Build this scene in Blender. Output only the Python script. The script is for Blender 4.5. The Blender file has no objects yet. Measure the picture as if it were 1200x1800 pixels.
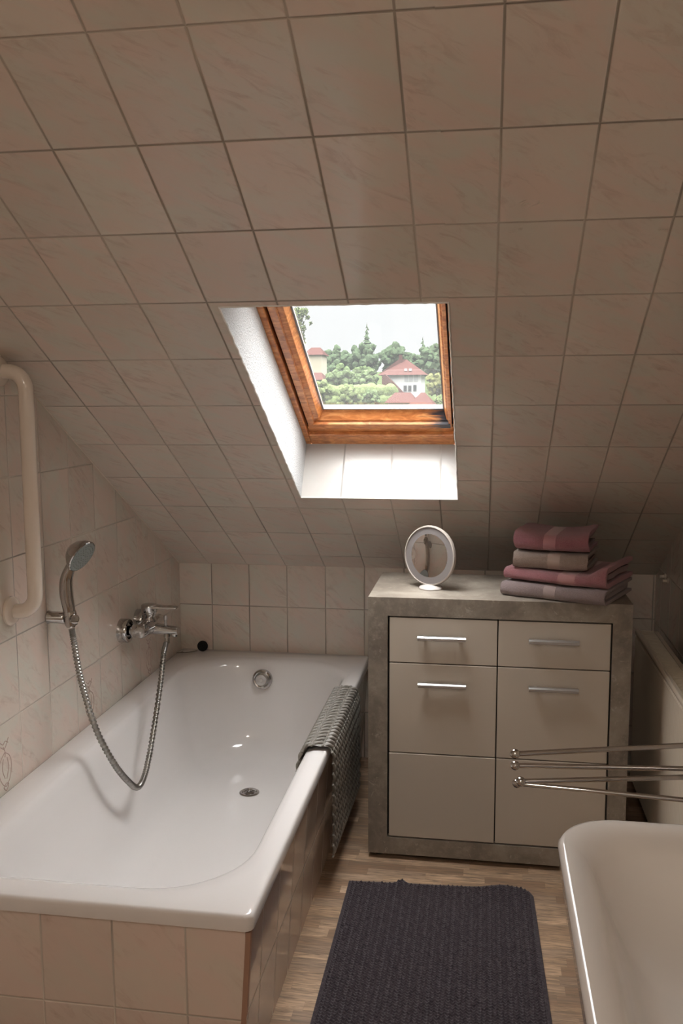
import bpy, bmesh, math, random
from mathutils import Vector, Matrix, noise
random.seed(7)
C = bpy.context.scene.collection
SC = bpy.context.scene
PI = math.pi
R_ = math.radians

# ------------------------------------------------------------------ camera
CAM = Vector((1.17022, -3.33300, 1.37479))
CR = Vector((0.9877139, 0.15623062, -0.00363813))
CU = Vector((-0.01561344, 0.12182118, 0.99242925))
CF = Vector((-0.15549104, 0.98017937, -0.12276378))
FPX = 1588.37
cd = bpy.data.cameras.new('camera')
cam = bpy.data.objects.new('camera', cd); C.objects.link(cam)
M = Matrix((CR, CU, -CF)).transposed().to_4x4(); M.translation = CAM
cam.matrix_world = M
cd.sensor_fit = 'VERTICAL'; cd.sensor_height = 36; cd.lens = FPX / 1800 * 36
cd.clip_end = 1000
SC.camera = cam

def at(px, py, Y):
    """the point of the photo's line of sight that lies on the vertical plane y = Y"""
    d = CF + CR * ((px - 600) / FPX) - CU * ((py - 900) / FPX)
    return CAM + d * ((Y - CAM.y) / d.y)

# ------------------------------------------------------------------ view, sky, lights
SC.view_settings.view_transform = 'Standard'
SC.view_settings.look = 'None'
SC.view_settings.exposure = 0.0
SC.view_settings.gamma = 1
SC.view_settings.use_curve_mapping = False

SKY_HORIZON = 0.86
SKY_ZENITH = 26.0
w = bpy.data.worlds.new('overcast_sky'); SC.world = w; w.use_nodes = True
nt = w.node_tree; nt.nodes.clear()
wo = nt.nodes.new('ShaderNodeOutputWorld'); bg = nt.nodes.new('ShaderNodeBackground')
tc = nt.nodes.new('ShaderNodeTexCoord'); sp = nt.nodes.new('ShaderNodeSeparateXYZ')
nt.links.new(tc.outputs['Generated'], sp.inputs[0])
mr = nt.nodes.new('ShaderNodeMapRange'); mr.interpolation_type = 'SMOOTHSTEP'
mr.inputs['From Min'].default_value = 0.13; mr.inputs['From Max'].default_value = 0.95
mr.inputs['To Min'].default_value = SKY_HORIZON; mr.inputs['To Max'].default_value = SKY_ZENITH
nt.links.new(sp.outputs['Z'], mr.inputs['Value'])
bg.inputs['Color'].default_value = (0.975, 0.985, 1.0, 1)
nt.links.new(mr.outputs[0], bg.inputs['Strength']); nt.links.new(bg.outputs[0], wo.inputs[0])

# ------------------------------------------------------------------ helpers
def obj(name, bm, mat, parent=None, smooth=False, bevel=0, loc=None, angle=40):
    """bm is in world coordinates; the object's origin goes to loc or to its parent's origin"""
    me = bpy.data.meshes.new(name)
    org = Vector(loc) if loc is not None else (world_loc(parent) if parent is not None else Vector((0, 0, 0)))
    bmesh.ops.translate(bm, verts=bm.verts, vec=-org)
    bmesh.ops.recalc_face_normals(bm, faces=bm.faces)
    bm.to_mesh(me); bm.free()
    o = bpy.data.objects.new(name, me); C.objects.link(o)
    for m in (mat if isinstance(mat, (list, tuple)) else [mat]): me.materials.append(m)
    if smooth:
        me.polygons.foreach_set('use_smooth', [True] * len(me.polygons))
        if angle < 180:
            bm2 = bmesh.new(); bm2.from_mesh(me)
            for e in bm2.edges:
                if len(e.link_faces) == 2 and e.calc_face_angle(0) > R_(angle): e.smooth = False
            bm2.to_mesh(me); bm2.free()
    if bevel:
        b = o.modifiers.new('bevel', 'BEVEL'); b.width = bevel; b.segments = 2; b.limit_method = 'ANGLE'
    if parent is not None:
        o.parent = parent; o.location = org - world_loc(parent)
    else:
        o.location = org
    return o
def world_loc(o):
    v = Vector(o.location)
    while o.parent is not None:
        o = o.parent; v = v + Vector(o.location)
    return v
def thing(name, label, cat, loc, group=None):
    o = bpy.data.objects.new(name, None); C.objects.link(o); o.location = loc
    o.empty_display_size = 0.05
    o['label'] = label; o['category'] = cat
    if group: o['group'] = group
    return o
def tag(o, label, cat, group=None):
    o['label'] = label; o['category'] = cat
    if group: o['group'] = group
    return o
def struct(o):
    o['kind'] = 'structure'; return o
def BM(): return bmesh.new()
def box(bm, x0, x1, y0, y1, z0, z1, M=None, mi=0):
    vs = [bm.verts.new(p) for p in ((x0,y0,z0),(x1,y0,z0),(x1,y1,z0),(x0,y1,z0),(x0,y0,z1),(x1,y0,z1),(x1,y1,z1),(x0,y1,z1))]
    fs = [bm.faces.new([vs[i] for i in f]) for f in ((0,3,2,1),(4,5,6,7),(0,1,5,4),(1,2,6,5),(2,3,7,6),(3,0,4,7))]
    for f in fs: f.material_index = mi
    if M is not None: bmesh.ops.transform(bm, matrix=M, verts=vs)
    return vs
def quad(bm, pts, uvs=None, mi=0):
    vs = [bm.verts.new(p) for p in pts]; f = bm.faces.new(vs); f.material_index = mi
    if uvs:
        l = bm.loops.layers.uv.verify()
        for lp, uv in zip(f.loops, uvs): lp[l].uv = uv
    return f
def frame_axes(d):
    d = d.normalized(); a = Vector((0, 0, 1)) if abs(d.z) < .9 else Vector((1, 0, 0))
    u = d.cross(a).normalized(); return u, d.cross(u).normalized()
def tube(bm, pts, rad, n=16, caps=True, closed=False):
    pts = [Vector(p) for p in pts]; N = len(pts); rings = []
    if not isinstance(rad, (list, tuple)): rad = [rad] * N
    T = []
    for i in range(N):
        if closed: T.append((pts[(i+1) % N] - pts[i-1]).normalized())
        else: T.append((pts[min(i+1, N-1)] - pts[max(i-1, 0)]).normalized())
    u, v = frame_axes(T[0])
    for i in range(N):
        u = (u - T[i] * u.dot(T[i])).normalized(); v = T[i].cross(u)
        rings.append([bm.verts.new(pts[i] + (u * math.cos(2*PI*k/n) + v * math.sin(2*PI*k/n)) * rad[i]) for k in range(n)])
    for i in range(N if closed else N - 1):
        a, b = rings[i], rings[(i+1) % N]
        for k in range(n): bm.faces.new((a[k], a[(k+1) % n], b[(k+1) % n], b[k]))
    if caps and not closed:
        bm.faces.new(rings[0][::-1]); bm.faces.new(rings[-1])
def lathe(bm, prof, o, axis, n=32, cap0=True, cap1=True):
    """prof: (radius, distance along axis)"""
    o = Vector(o); d = Vector(axis).normalized(); u, v = frame_axes(d); rings = []
    for r, h in prof:
        if r < 1e-6: rings.append([bm.verts.new(o + d * h)])
        else: rings.append([bm.verts.new(o + d * h + (u * math.cos(2*PI*k/n) + v * math.sin(2*PI*k/n)) * r) for k in range(n)])
    for a, b in zip(rings, rings[1:]):
        if len(a) == 1 and len(b) == 1: continue
        for k in range(n):
            if len(a) == 1: bm.faces.new((a[0], b[(k+1) % n], b[k]))
            elif len(b) == 1: bm.faces.new((a[k], a[(k+1) % n], b[0]))
            else: bm.faces.new((a[k], a[(k+1) % n], b[(k+1) % n], b[k]))
    if cap0 and len(rings[0]) > 1: bm.faces.new(rings[0][::-1])
    if cap1 and len(rings[-1]) > 1: bm.faces.new(rings[-1])
def smooth_path(pts, n=8, closed=False):
    """Catmull-Rom through the points"""
    P = [Vector(p) for p in pts]; out = []; N = len(P)
    for i in range(N if closed else N - 1):
        if closed: p0, p1, p2, p3 = P[i-1], P[i], P[(i+1) % N], P[(i+2) % N]
        else: p0, p1, p2, p3 = P[max(i-1, 0)], P[i], P[i+1], P[min(i+2, N-1)]
        for k in range(n):
            t = k / n
            out.append(0.5 * ((2*p1) + (p2-p0)*t + (2*p0-5*p1+4*p2-p3)*t*t + (3*p1-p0-3*p2+p3)*t**3))
    if not closed: out.append(P[-1])
    return out
def rrect(x0, x1, y0, y1, r, k=10, m=8):
    """rounded rectangle outline, 4 corners of k+1 points and m points on every side"""
    out = []
    q = r if isinstance(r, tuple) else (r, r, r, r)
    cs = [(x1-q[0], y0+q[0], -PI/2, q[0]), (x1-q[1], y1-q[1], 0, q[1]), (x0+q[2], y1-q[2], PI/2, q[2]), (x0+q[3], y0+q[3], PI, q[3])]
    for i, (cx, cy, a, r) in enumerate(cs):
        arc = [(cx + r*math.cos(a + PI/2*j/k), cy + r*math.sin(a + PI/2*j/k)) for j in range(k+1)]
        out += arc
        nx, ny, na, nr = cs[(i+1) % 4]; q = (nx + nr*math.cos(na), ny + nr*math.sin(na)); p = arc[-1]
        out += [(p[0] + (q[0]-p[0])*j/(m+1), p[1] + (q[1]-p[1])*j/(m+1)) for j in range(1, m+1)]
    return out
def loft(bm, rings, cap0=False, cap1=False, closed=False):
    R = [[bm.verts.new(p) for p in r] for r in rings]; n = len(R[0])
    for a, b in (list(zip(R, R[1:])) + ([(R[-1], R[0])] if closed else [])):
        for k in range(n): bm.faces.new((a[k], a[(k+1) % n], b[(k+1) % n], b[k]))
    if cap0: bm.faces.new(R[0][::-1])
    if cap1: bm.faces.new(R[-1])
    return R

# ------------------------------------------------------------------ materials
class NT:
    def __init__(s, name):
        s.m = bpy.data.materials.new(name); s.m.use_nodes = True; s.t = s.m.node_tree
        s.b = s.t.nodes['Principled BSDF']; s.out = s.t.nodes['Material Output']
    def n(s, typ, **kw):
        o = s.t.nodes.new(typ)
        for k, v in kw.items(): setattr(o, k, v)
        return o
    def l(s, a, b): s.t.links.new(a, b)
    def math(s, op, a, b=None, clamp=False):
        o = s.n('ShaderNodeMath', operation=op); o.use_clamp = clamp
        for i, v in enumerate((a, b)):
            if v is None: continue
            if isinstance(v, (int, float)): o.inputs[i].default_value = v
            else: s.l(v, o.inputs[i])
        return o.outputs[0]
    def mix(s, f, a, b, blend='MIX'):
        o = s.n('ShaderNodeMix', data_type='RGBA', blend_type=blend)
        for i, v in ((0, f), (6, a), (7, b)):
            if isinstance(v, (int, float)): o.inputs[i].default_value = v
            elif isinstance(v, tuple): o.inputs[i].default_value = (*v, 1) if len(v) == 3 else v
            else: s.l(v, o.inputs[i])
        return o.outputs[2]
    def ramp(s, f, stops, interp='LINEAR'):
        o = s.n('ShaderNodeValToRGB'); o.color_ramp.interpolation = interp; e = o.color_ramp.elements
        while len(e) < len(stops): e.new(.5)
        for q, (p, c) in zip(e, stops): q.position = p; q.color = (*c, 1) if len(c) == 3 else c
        s.l(f, o.inputs[0]); return o.outputs[0]
    def noise(s, vec, scale, detail=4, rough=.5, dist=0, dim='3D'):
        o = s.n('ShaderNodeTexNoise', noise_dimensions=dim)
        o.inputs['Scale'].default_value = scale; o.inputs['Detail'].default_value = detail
        o.inputs['Roughness'].default_value = rough; o.inputs['Distortion'].default_value = dist
        if vec is not None: s.l(vec, o.inputs['Vector'])
        return o.outputs[0]
    def mapping(s, vec, loc=(0,0,0), rot=(0,0,0), scale=(1,1,1)):
        o = s.n('ShaderNodeMapping'); s.l(vec, o.inputs[0])
        o.inputs[1].default_value = loc; o.inputs[2].default_value = rot; o.inputs[3].default_value = scale
        return o.outputs[0]
    def bump(s, h, strength, dist, nrm=None):
        o = s.n('ShaderNodeBump'); o.inputs['Strength'].default_value = strength; o.inputs['Distance'].default_value = dist
        s.l(h, o.inputs['Height'])
        if nrm is not None: s.l(nrm, o.inputs['Normal'])
        s.l(o.outputs[0], s.b.inputs['Normal']); return o.outputs[0]
    def set(s, **kw):
        for k, v in kw.items():
            i = s.b.inputs[k.replace('_', ' ')]
            if isinstance(v, (int, float)): i.default_value = v
            elif isinstance(v, tuple): i.default_value = (*v, 1)
            else: s.l(v, i)
        return s
    def obj(s): return s.n('ShaderNodeTexCoord').outputs['Object']
    def uv(s): return s.n('ShaderNodeTexCoord').outputs['UV']

def plain(name, col, rough=.5, metal=0, coat=0, spec=.5, bump=None):
    t = NT(name).set(Base_Color=col, Roughness=rough, Metallic=metal, Coat_Weight=coat)
    t.b.inputs['Specular IOR Level'].default_value = spec
    if bump:
        t.bump(t.noise(t.obj(), bump[0], 5), bump[1], bump[2])
    return t.m

def tile_mat(name, tw, th, ou, ov, base, pink, dark, grout, joint=.0022, rough=.14, tilt=.5, seed=0., light_joint=0.):
    t = NT(name); uv = t.uv(); s = t.n('ShaderNodeSeparateXYZ'); t.l(uv, s.inputs[0])
    u = t.math('DIVIDE', t.math('SUBTRACT', s.outputs[0], ou), tw); v = t.math('DIVIDE', t.math('SUBTRACT', s.outputs[1], ov), th)
    cu = t.math('FLOOR', u); cv = t.math('FLOOR', v); fu = t.math('FRACT', u); fv = t.math('FRACT', v)
    # distance to the nearest tile edge in metres
    du = t.math('MULTIPLY', t.math('SUBTRACT', .5, t.math('ABSOLUTE', t.math('SUBTRACT', fu, .5))), tw)
    dv = t.math('MULTIPLY', t.math('SUBTRACT', .5, t.math('ABSOLUTE', t.math('SUBTRACT', fv, .5))), th)
    d = t.math('MINIMUM', du, dv)
    jm = t.n('ShaderNodeMapRange'); jm.inputs['From Min'].default_value = joint*.55; jm.inputs['From Max'].default_value = joint*1.15
    jm.interpolation_type = 'SMOOTHSTEP'; t.l(d, jm.inputs[0]); tile = jm.outputs[0]          # 1 on the tile, 0 in the joint
    cid = t.n('ShaderNodeCombineXYZ'); t.l(cu, cid.inputs[0]); t.l(cv, cid.inputs[1]); cid.inputs[2].default_value = seed
    wn = t.n('ShaderNodeTexWhiteNoise', noise_dimensions='3D'); t.l(cid.outputs[0], wn.inputs[0])
    rs = t.n('ShaderNodeSeparateXYZ'); t.l(wn.outputs['Color'], rs.inputs[0])
    # every tile has its own cut of the marbling
    off = t.n('ShaderNodeVectorMath', operation='MULTIPLY_ADD'); t.l(wn.outputs['Color'], off.inputs[0])
    off.inputs[1].default_value = (7, 5, 3); t.l(uv, off.inputs[2]); P = off.outputs[0]
    rot = t.mapping(t.mapping(P, rot=(0, 0, .70)), scale=(1, 2.2, 1))
    patch = t.noise(rot, 6.5, 4, .55, .8)
    vein = t.noise(t.mapping(t.mapping(P, rot=(0, 0, .70)), scale=(1, 3.2, 1)), 15, 6, .62, 1.1)
    c = t.mix(t.ramp(patch, [(.36, (0,0,0)), (.62, (1,1,1))]), base, pink)
    vm = t.ramp(vein, [(.50, (0,0,0)), (.74, (1,1,1))])
    c = t.mix(t.math('MULTIPLY', t.math('MULTIPLY', vm, t.ramp(t.noise(P, 8, 2), [(.40, (0,0,0)), (.62, (1,1,1))])), .62), c, dark)
    val = t.n('ShaderNodeHueSaturation'); t.l(c, val.inputs['Color'])
    t.l(t.math('ADD', t.math('MULTIPLY', rs.outputs[0], .09), .955), val.inputs['Value'])
    g = t.mix(t.ramp(t.noise(uv, 2.1, 2), [(.42, (0,0,0)), (.6, (1,1,1))]), grout, tuple(x*.60 for x in grout))
    col = t.mix(tile, g, val.outputs[0])
    rr = t.n('ShaderNodeMapRange'); rr.inputs[3].default_value = .7; rr.inputs[4].default_value = rough; t.l(tile, rr.inputs[0])
    t.set(Base_Color=col, Roughness=rr.outputs[0])
    jh = t.n('ShaderNodeMapRange'); jh.inputs['From Max'].default_value = joint*1.5; jh.interpolation_type = 'SMOOTHSTEP'; t.l(d, jh.inputs[0])
    tl = t.math('ADD', t.math('MULTIPLY', fu, t.math('SUBTRACT', rs.outputs[1], .5)), t.math('MULTIPLY', fv, t.math('SUBTRACT', rs.outputs[2], .5)))
    h = t.math('ADD', jh.outputs[0], t.math('MULTIPLY', tl, tilt))
    h = t.math('ADD', h, t.math('MULTIPLY', t.noise(uv, 14, 2), .35))
    t.bump(h, 1.0, .0012)
    return t.m

TB, TP, TD, TG = (.635,.595,.515), (.69,.56,.485), (.46,.33,.27), (.62,.55,.47)
m_slope = tile_mat('beige_marbled_tile_slope', .1528, .2195, .1184, .115, TB, TP, TD, (.50,.43,.355), joint=.0024, seed=1, tilt=1.0)
m_left = tile_mat('beige_marbled_tile_left', .1637, .2024, -.0991+.1637, .1753, TB, TP, TD, TG, seed=2)
m_back = tile_mat('beige_marbled_tile_back', .1499, .2024, .1289, .5844-.4048, TB, TP, TD, (.47,.405,.34), seed=3)
m_right = tile_mat('beige_marbled_tile_right', .1528, .2024, .05, .1753, TB, TP, TD, TG, seed=4)
m_apron = tile_mat('beige_marbled_tile_apron', .1491, .196, .6155-.1491*4, .1869-.196, (.62,.54,.46), (.65,.52,.45), TD, TG, seed=5)
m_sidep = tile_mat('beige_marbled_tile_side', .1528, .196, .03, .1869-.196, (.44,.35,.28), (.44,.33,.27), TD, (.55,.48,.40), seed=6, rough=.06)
m_revt = tile_mat('pale_tile_reveal', .1525, .6, .728-.1525, -.2, (.47,.45,.42), (.47,.44,.41), (.40,.36,.32), (.55,.52,.48), joint=.003, seed=7, rough=.28)
m_white = plain('white_paint', (.78,.76,.72), .6)
m_rough = NT('rough_white_plaster').set(Base_Color=(.49,.49,.485), Roughness=.85)
m_rough.bump(m_rough.noise(m_rough.obj(), 190, 3, .6), 1.0, .006); m_rough = m_rough.m
m_enamel = plain('white_enamel', (.70,.665,.645), .07, coat=.3)
m_ceramic = plain('white_ceramic', (.68,.64,.60), .09, coat=.3)
m_chrome = plain('chrome', (.50,.49,.48), .06, 1)
m_chrome_dark = plain('dark_chrome', (.30,.29,.28), .18, 1)
m_alu = plain('brushed_aluminium', (.52,.51,.50), .40, 1)
m_black = plain('black_rubber', (.012,.012,.012), .7, spec=.15)
m_gap = plain('dark_void', (.015,.012,.01), .9)
m_bar = plain('cream_nylon', (.70,.61,.52), .16)
m_rad = plain('cream_radiator_enamel', (.66,.57,.46), .3)
m_lace = plain('beige_gloss_front', (.49,.43,.36), .22)
m_edge = plain('white_edge_bead', (.80,.77,.72), .4)
m_clay = plain('clay_tile_edge', (.33,.19,.13), .8)
m_lampw = plain('lamp_white', (.8,.8,.8), .4)

def mk_wood():
    t = NT('varnished_pine'); o = t.obj()
    g = t.noise(t.mapping(o, scale=(3, 9, 9)), 6, 6, .6, 1.2)
    g2 = t.noise(o, 22, 3)
    c = t.ramp(g, [(.3, (.36,.11,.03)), (.5, (.60,.215,.065)), (.68, (.78,.36,.13))])
    c = t.mix(t.math('MULTIPLY', t.ramp(g2, [(.55, (0,0,0)), (.72, (1,1,1))]), .5), c, (.2,.07,.03))
    t.set(Base_Color=c, Roughness=.32, Coat_Weight=.3); t.bump(g, .15, .001); return t.m
m_wood = mk_wood()
def mk_wood_stained():
    t = NT('varnished_pine_weathered_corner'); o = t.obj()
    g = t.noise(t.mapping(o, scale=(3, 9, 9)), 6, 6, .6, 1.2)
    c = t.ramp(g, [(.3, (.36,.11,.03)), (.5, (.60,.215,.065)), (.68, (.78,.36,.13))])
    s = t.n('ShaderNodeSeparateXYZ'); t.l(t.uv(), s.inputs[0])       # u along the rail, v across it
    k = t.math('ADD', s.outputs[0], t.math('MULTIPLY', t.math('SUBTRACT', t.noise(t.mapping(o, scale=(2.5, 40, 40)), 5, 5), .5), .42))
    m = t.n('ShaderNodeMapRange'); m.inputs['From Min'].default_value = .80; m.inputs['From Max'].default_value = .93
    m.interpolation_type = 'SMOOTHSTEP'; t.l(k, m.inputs[0])
    t.set(Base_Color=t.mix(m.outputs[0], c, (.035,.035,.045)), Roughness=.38); return t.m
m_wood_st = mk_wood_stained()

def mk_concrete():
    t = NT('concrete_look_laminate'); o = t.obj()
    a = t.noise(o, 7, 8, .65, .5); b = t.noise(o, 38, 6, .7); s = t.noise(t.mapping(o, rot=(.4, .7, .5), scale=(1, 3, 1)), 16, 8, .7, 2.5)
    c = t.ramp(a, [(.3, (.125,.105,.088)), (.5, (.20,.175,.15)), (.7, (.30,.27,.235))])
    c = t.mix(t.math('MULTIPLY', t.ramp(b, [(.5, (0,0,0)), (.7, (1,1,1))]), .35), c, (.38,.345,.30))
    c = t.mix(t.math('MULTIPLY', t.ramp(s, [(.60, (0,0,0)), (.66, (1,1,1)), (.70, (0,0,0))]), .45), c, (.50,.46,.41))
    t.set(Base_Color=t.mix(1.0, c, (1.12,1.08,1.02), 'MULTIPLY'), Roughness=.42); t.bump(b, .15, .001); return t.m
m_conc = mk_concrete()

def mk_floor():
    t = NT('narrow_strip_oak_floor'); uv = t.uv(); s = t.n('ShaderNodeSeparateXYZ'); t.l(uv, s.inputs[0])
    H, L = .036, .17
    v = t.math('DIVIDE', s.outputs[1], H); cv = t.math('FLOOR', v)
    w1 = t.n('ShaderNodeTexWhiteNoise', noise_dimensions='1D'); t.l(cv, w1.inputs['W'])
    u = t.math('ADD', t.math('DIVIDE', s.outputs[0], L), t.math('MULTIPLY', w1.outputs[0], 9)); cu = t.math('FLOOR', u)
    k = t.n('ShaderNodeCombineXYZ'); t.l(cu, k.inputs[0]); t.l(cv, k.inputs[1])
    w2 = t.n('ShaderNodeTexWhiteNoise', noise_dimensions='3D'); t.l(k.outputs[0], w2.inputs[0])
    off = t.n('ShaderNodeVectorMath', operation='MULTIPLY_ADD'); t.l(w2.outputs['Color'], off.inputs[0]); off.inputs[1].default_value = (5,5,5); t.l(uv, off.inputs[2])
    g = t.noise(t.mapping(off.outputs[0], scale=(5, 60, 1)), 3, 6, .65, .6)
    base = t.ramp(w2.outputs['Value'], [(0, (.24,.14,.085)), (.35, (.42,.27,.165)), (.6, (.54,.36,.23)), (.82, (.30,.20,.135)), (1, (.66,.46,.31))])
    c = t.mix(t.ramp(g, [(.35, (1,1,1)), (.6, (0,0,0))]), base, (.17,.115,.075))
    big = t.noise(t.mapping(uv, scale=(1.4, 12, 1)), 3, 4, .6, .5)
    c = t.mix(t.math('MULTIPLY', t.ramp(big, [(.5, (0,0,0)), (.68, (1,1,1))]), .5), c, (.15,.115,.09))
    fv = t.math('FRACT', v); fu = t.math('FRACT', u)
    e = t.math('MINIMUM', t.math('MULTIPLY', t.math('SUBTRACT', .5, t.math('ABSOLUTE', t.math('SUBTRACT', fv, .5))), H),
               t.math('MULTIPLY', t.math('SUBTRACT', .5, t.math('ABSOLUTE', t.math('SUBTRACT', fu, .5))), L))
    j = t.math('MULTIPLY', e, 1400, clamp=True)
    c = t.mix(t.math('ADD', t.math('MULTIPLY', j, .35), .65), (.14,.09,.06), c)
    t.set(Base_Color=c, Roughness=.38); t.bump(g, .12, .001); return t.m
m_floor = mk_floor()

def terry(name, a, b, band, bx0, bx1):
    """a, b: colours of the pile; band: colour of the smooth woven border between bx0 and bx1 (uv.x, metres)"""
    t = NT(name); o = t.obj(); n1 = t.noise(o, 420, 3, .7); n2 = t.noise(o, 24, 4)
    c = t.mix(n2, a, b); c = t.mix(t.math('MULTIPLY', t.ramp(n1, [(.35, (1,1,1)), (.6, (0,0,0))]), .45), c, tuple(x*.5 for x in a))
    s = t.n('ShaderNodeSeparateXYZ'); t.l(t.uv(), s.inputs[0])
    inb = t.math('MULTIPLY', t.math('GREATER_THAN', s.outputs[0], bx0), t.math('LESS_THAN', s.outputs[0], bx1))
    c = t.mix(inb, c, band)
    t.set(Base_Color=c, Roughness=.95, Sheen_Weight=.35)
    h = t.math('MULTIPLY', n1, t.math('SUBTRACT', 1.0, t.math('MULTIPLY', inb, .8)))
    t.bump(h, 1.0, .004); return t.m

# ------------------------------------------------------------------ room shell
TH = R_(30.418); ZK = .7474; W = 1.785; CEIL = 2.42; REAR = -4.75
sd = Vector((0, -math.cos(TH), math.sin(TH)))       # up the slope
sn = Vector((0, math.sin(TH), math.cos(TH)))        # outwards through the roof
def SL(x, s, o=0): return Vector((x, 0, ZK)) + sd * s + sn * o
S1 = (CEIL - ZK) / math.sin(TH); YC = -S1 * math.cos(TH)
OX0, OX1, OS0, OS1 = .600, 1.092, .6394, 1.636      # skylight opening in the slope

bm = BM(); quad(bm, [(0,REAR,0),(W,REAR,0),(W,0,0),(0,0,0)], [(0,REAR),(W,REAR),(W,0),(0,0)])
struct(obj('floor', bm, m_floor))

bm = BM()
def slopequad(x0, x1, s0, s1):
    quad(bm, [SL(x0,s0), SL(x1,s0), SL(x1,s1), SL(x0,s1)], [(x0,s0),(x1,s0),(x1,s1),(x0,s1)])
slopequad(0, OX0, 0, S1); slopequad(OX1, W, 0, S1); slopequad(OX0, OX1, 0, OS0); slopequad(OX0, OX1, OS1, S1)
quad(bm, [(0,YC,CEIL),(W,YC,CEIL),(W,REAR,CEIL),(0,REAR,CEIL)], mi=1)
struct(obj('ceiling', bm, [m_slope, m_white]))

bm = BM(); quad(bm, [(0,0,0),(W,0,0),(W,0,ZK),(0,0,ZK)], [(0,0),(W,0),(W,ZK),(0,ZK)])
struct(obj('wall_back', bm, m_back))
def sidewall(x):
    b = BM(); p = [(0,0),(0,ZK),(YC,CEIL),(REAR,CEIL),(REAR,0)]
    quad(b, [(x,y,z) for y,z in p], p); return b
struct(obj('wall_left', sidewall(0), m_left)); struct(obj('wall_right', sidewall(W), m_right))
bm = BM(); quad(bm, [(0,REAR,0),(W,REAR,0),(W,REAR,CEIL),(0,REAR,CEIL)])
struct(obj('wall_rear', bm, m_white))

# the decorated tiles of the left wall: a faint vase-like flourish, printed on the glaze
m_print = plain('printed_tile_motif', (.47,.35,.30), .2)
m_print2 = plain('printed_tile_motif_blush', (.58,.42,.37), .2)
for i, yc in enumerate((-1.329, -.838, -.346)):
    b = BM()
    def st(pts, r=.0011):
        q = smooth_path([(0.0, yc + a, .476 + c) for a, c in pts], 6)
        tube(b, [(max(v.x, 0) + .0002, v.y, v.z) for v in q], r, 5)
    st([(-.020,.062),(-.006,.052),(.004,.058),(.018,.050)]); st([(-.018,.050),(0,.040),(.020,.062)]); st([(-.006,.046),(.002,.030),(.000,.018)])
    st([(0,.030),(-.024,.012),(-.030,-.018),(-.016,-.046),(0,-.058)]); st([(0,.030),(.022,.014),(.029,-.014),(.018,-.044),(.002,-.058)])
    st([(-.008,.016),(-.014,-.010),(-.004,-.036)]); st([(.010,.014),(.015,-.012),(.004,-.040)]); st([(-.012,-.058),(0,-.068),(.012,-.056),(0,-.050),(-.012,-.058)])
    b2 = b
    o = obj('printed_motif', b2, m_print, loc=(0, yc, .476))
    tag(o, ('faint brown flourish printed on the left wall tile nearest the camera',
            'faint brown flourish printed on the tile behind the hanging shower hose',
            'faint brown flourish printed on the wall tile under the bath tap')[i], 'tile motif', None)

# ------------------------------------------------------------------ skylight
OD = .19
bm = BM()
quad(bm, [SL(OX0,OS0,0), SL(OX0,OS0,OD), SL(OX0,OS1,OD), SL(OX0,OS1,0)])
quad(bm, [SL(OX1,OS0,0), SL(OX1,OS0,OD), SL(OX1,OS1,OD), SL(OX1,OS1,0)])
quad(bm, [SL(OX0,OS1,0), SL(OX0,OS1,OD), SL(OX1,OS1,OD), SL(OX1,OS1,0)])
struct(obj('trim_1', bm, m_rough))
bm = BM(); quad(bm, [SL(OX0,OS0,0), SL(OX1,OS0,0), SL(OX1,OS0,OD), SL(OX0,OS0,OD)], [(OX0,0),(OX1,0),(OX1,OD),(OX0,OD)])
struct(obj('trim_2', bm, m_revt))
# thin bead round the opening, a little ragged at the top
bm = BM()
for a, b_ in (((OX0,OS0),(OX1,OS0)), ((OX0,OS0),(OX0,OS1)), ((OX1,OS0),(OX1,OS1)), ((OX0,OS1),(OX1,OS1))):
    n = 60; pts = []
    for k in range(n+1):
        t = k/n; j = .0012 if a[1] != b_[1] or a[1] == OS1 else 0
        pts.append(SL(a[0]+(b_[0]-a[0])*t + random.uniform(-j,j), a[1]+(b_[1]-a[1])*t + random.uniform(-j,j), -.0005))
    tube(bm, pts, .0022, 6)
struct(obj('trim_3', bm, m_edge))

bm = BM(); tube(bm, [(.0012,.0,ZK-.001), (.0012,YC,CEIL-.001)], .0022, 6)
struct(obj('trim_4', bm, m_bar))
win = bpy.data.objects.new('window_1', None); C.objects.link(win); win.location = SL(OX0, OS0, OD); win['kind'] = 'structure'
SM = Matrix((Vector((1,0,0)), sd, sn)).transposed().to_4x4(); SM.translation = Vector((0,0,ZK))
def sbox(bm, x0, x1, s0, s1, o0, o1): return box(bm, x0, x1, s0, s1, o0, o1, SM)
FS0, FS1 = .628, 1.650
bm = BM()   # outer frame
sbox(bm, .590, .617, FS0, FS1, OD, .27); sbox(bm, 1.075, 1.102, FS0, FS1, OD, .27)
sbox(bm, .617, 1.075, FS0, .700, OD, .27); sbox(bm, .617, 1.075, 1.60, FS1, OD, .27)
sbox(bm, .617, 1.075, .7, .733, OD+.012, .27)
obj('window_frame', bm, m_wood, win, bevel=.003)
bm = BM()   # sash stiles and top rail, each with a splayed glazing bead
def prism(bm, prof, p0, p1, along):
    """prof in (cross, o) extruded along 's' or 'x'"""
    rings = []
    for e in (p0, p1):
        rings.append([bm.verts.new(SM @ (Vector((c, e, o)) if along == 's' else Vector((e, c, o)))) for c, o in prof])
    n = len(prof)
    for k in range(n): bm.faces.new((rings[0][k], rings[0][(k+1)%n], rings[1][(k+1)%n], rings[1][k]))
    bm.faces.new(rings[0][::-1]); bm.faces.new(rings[1])
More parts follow.
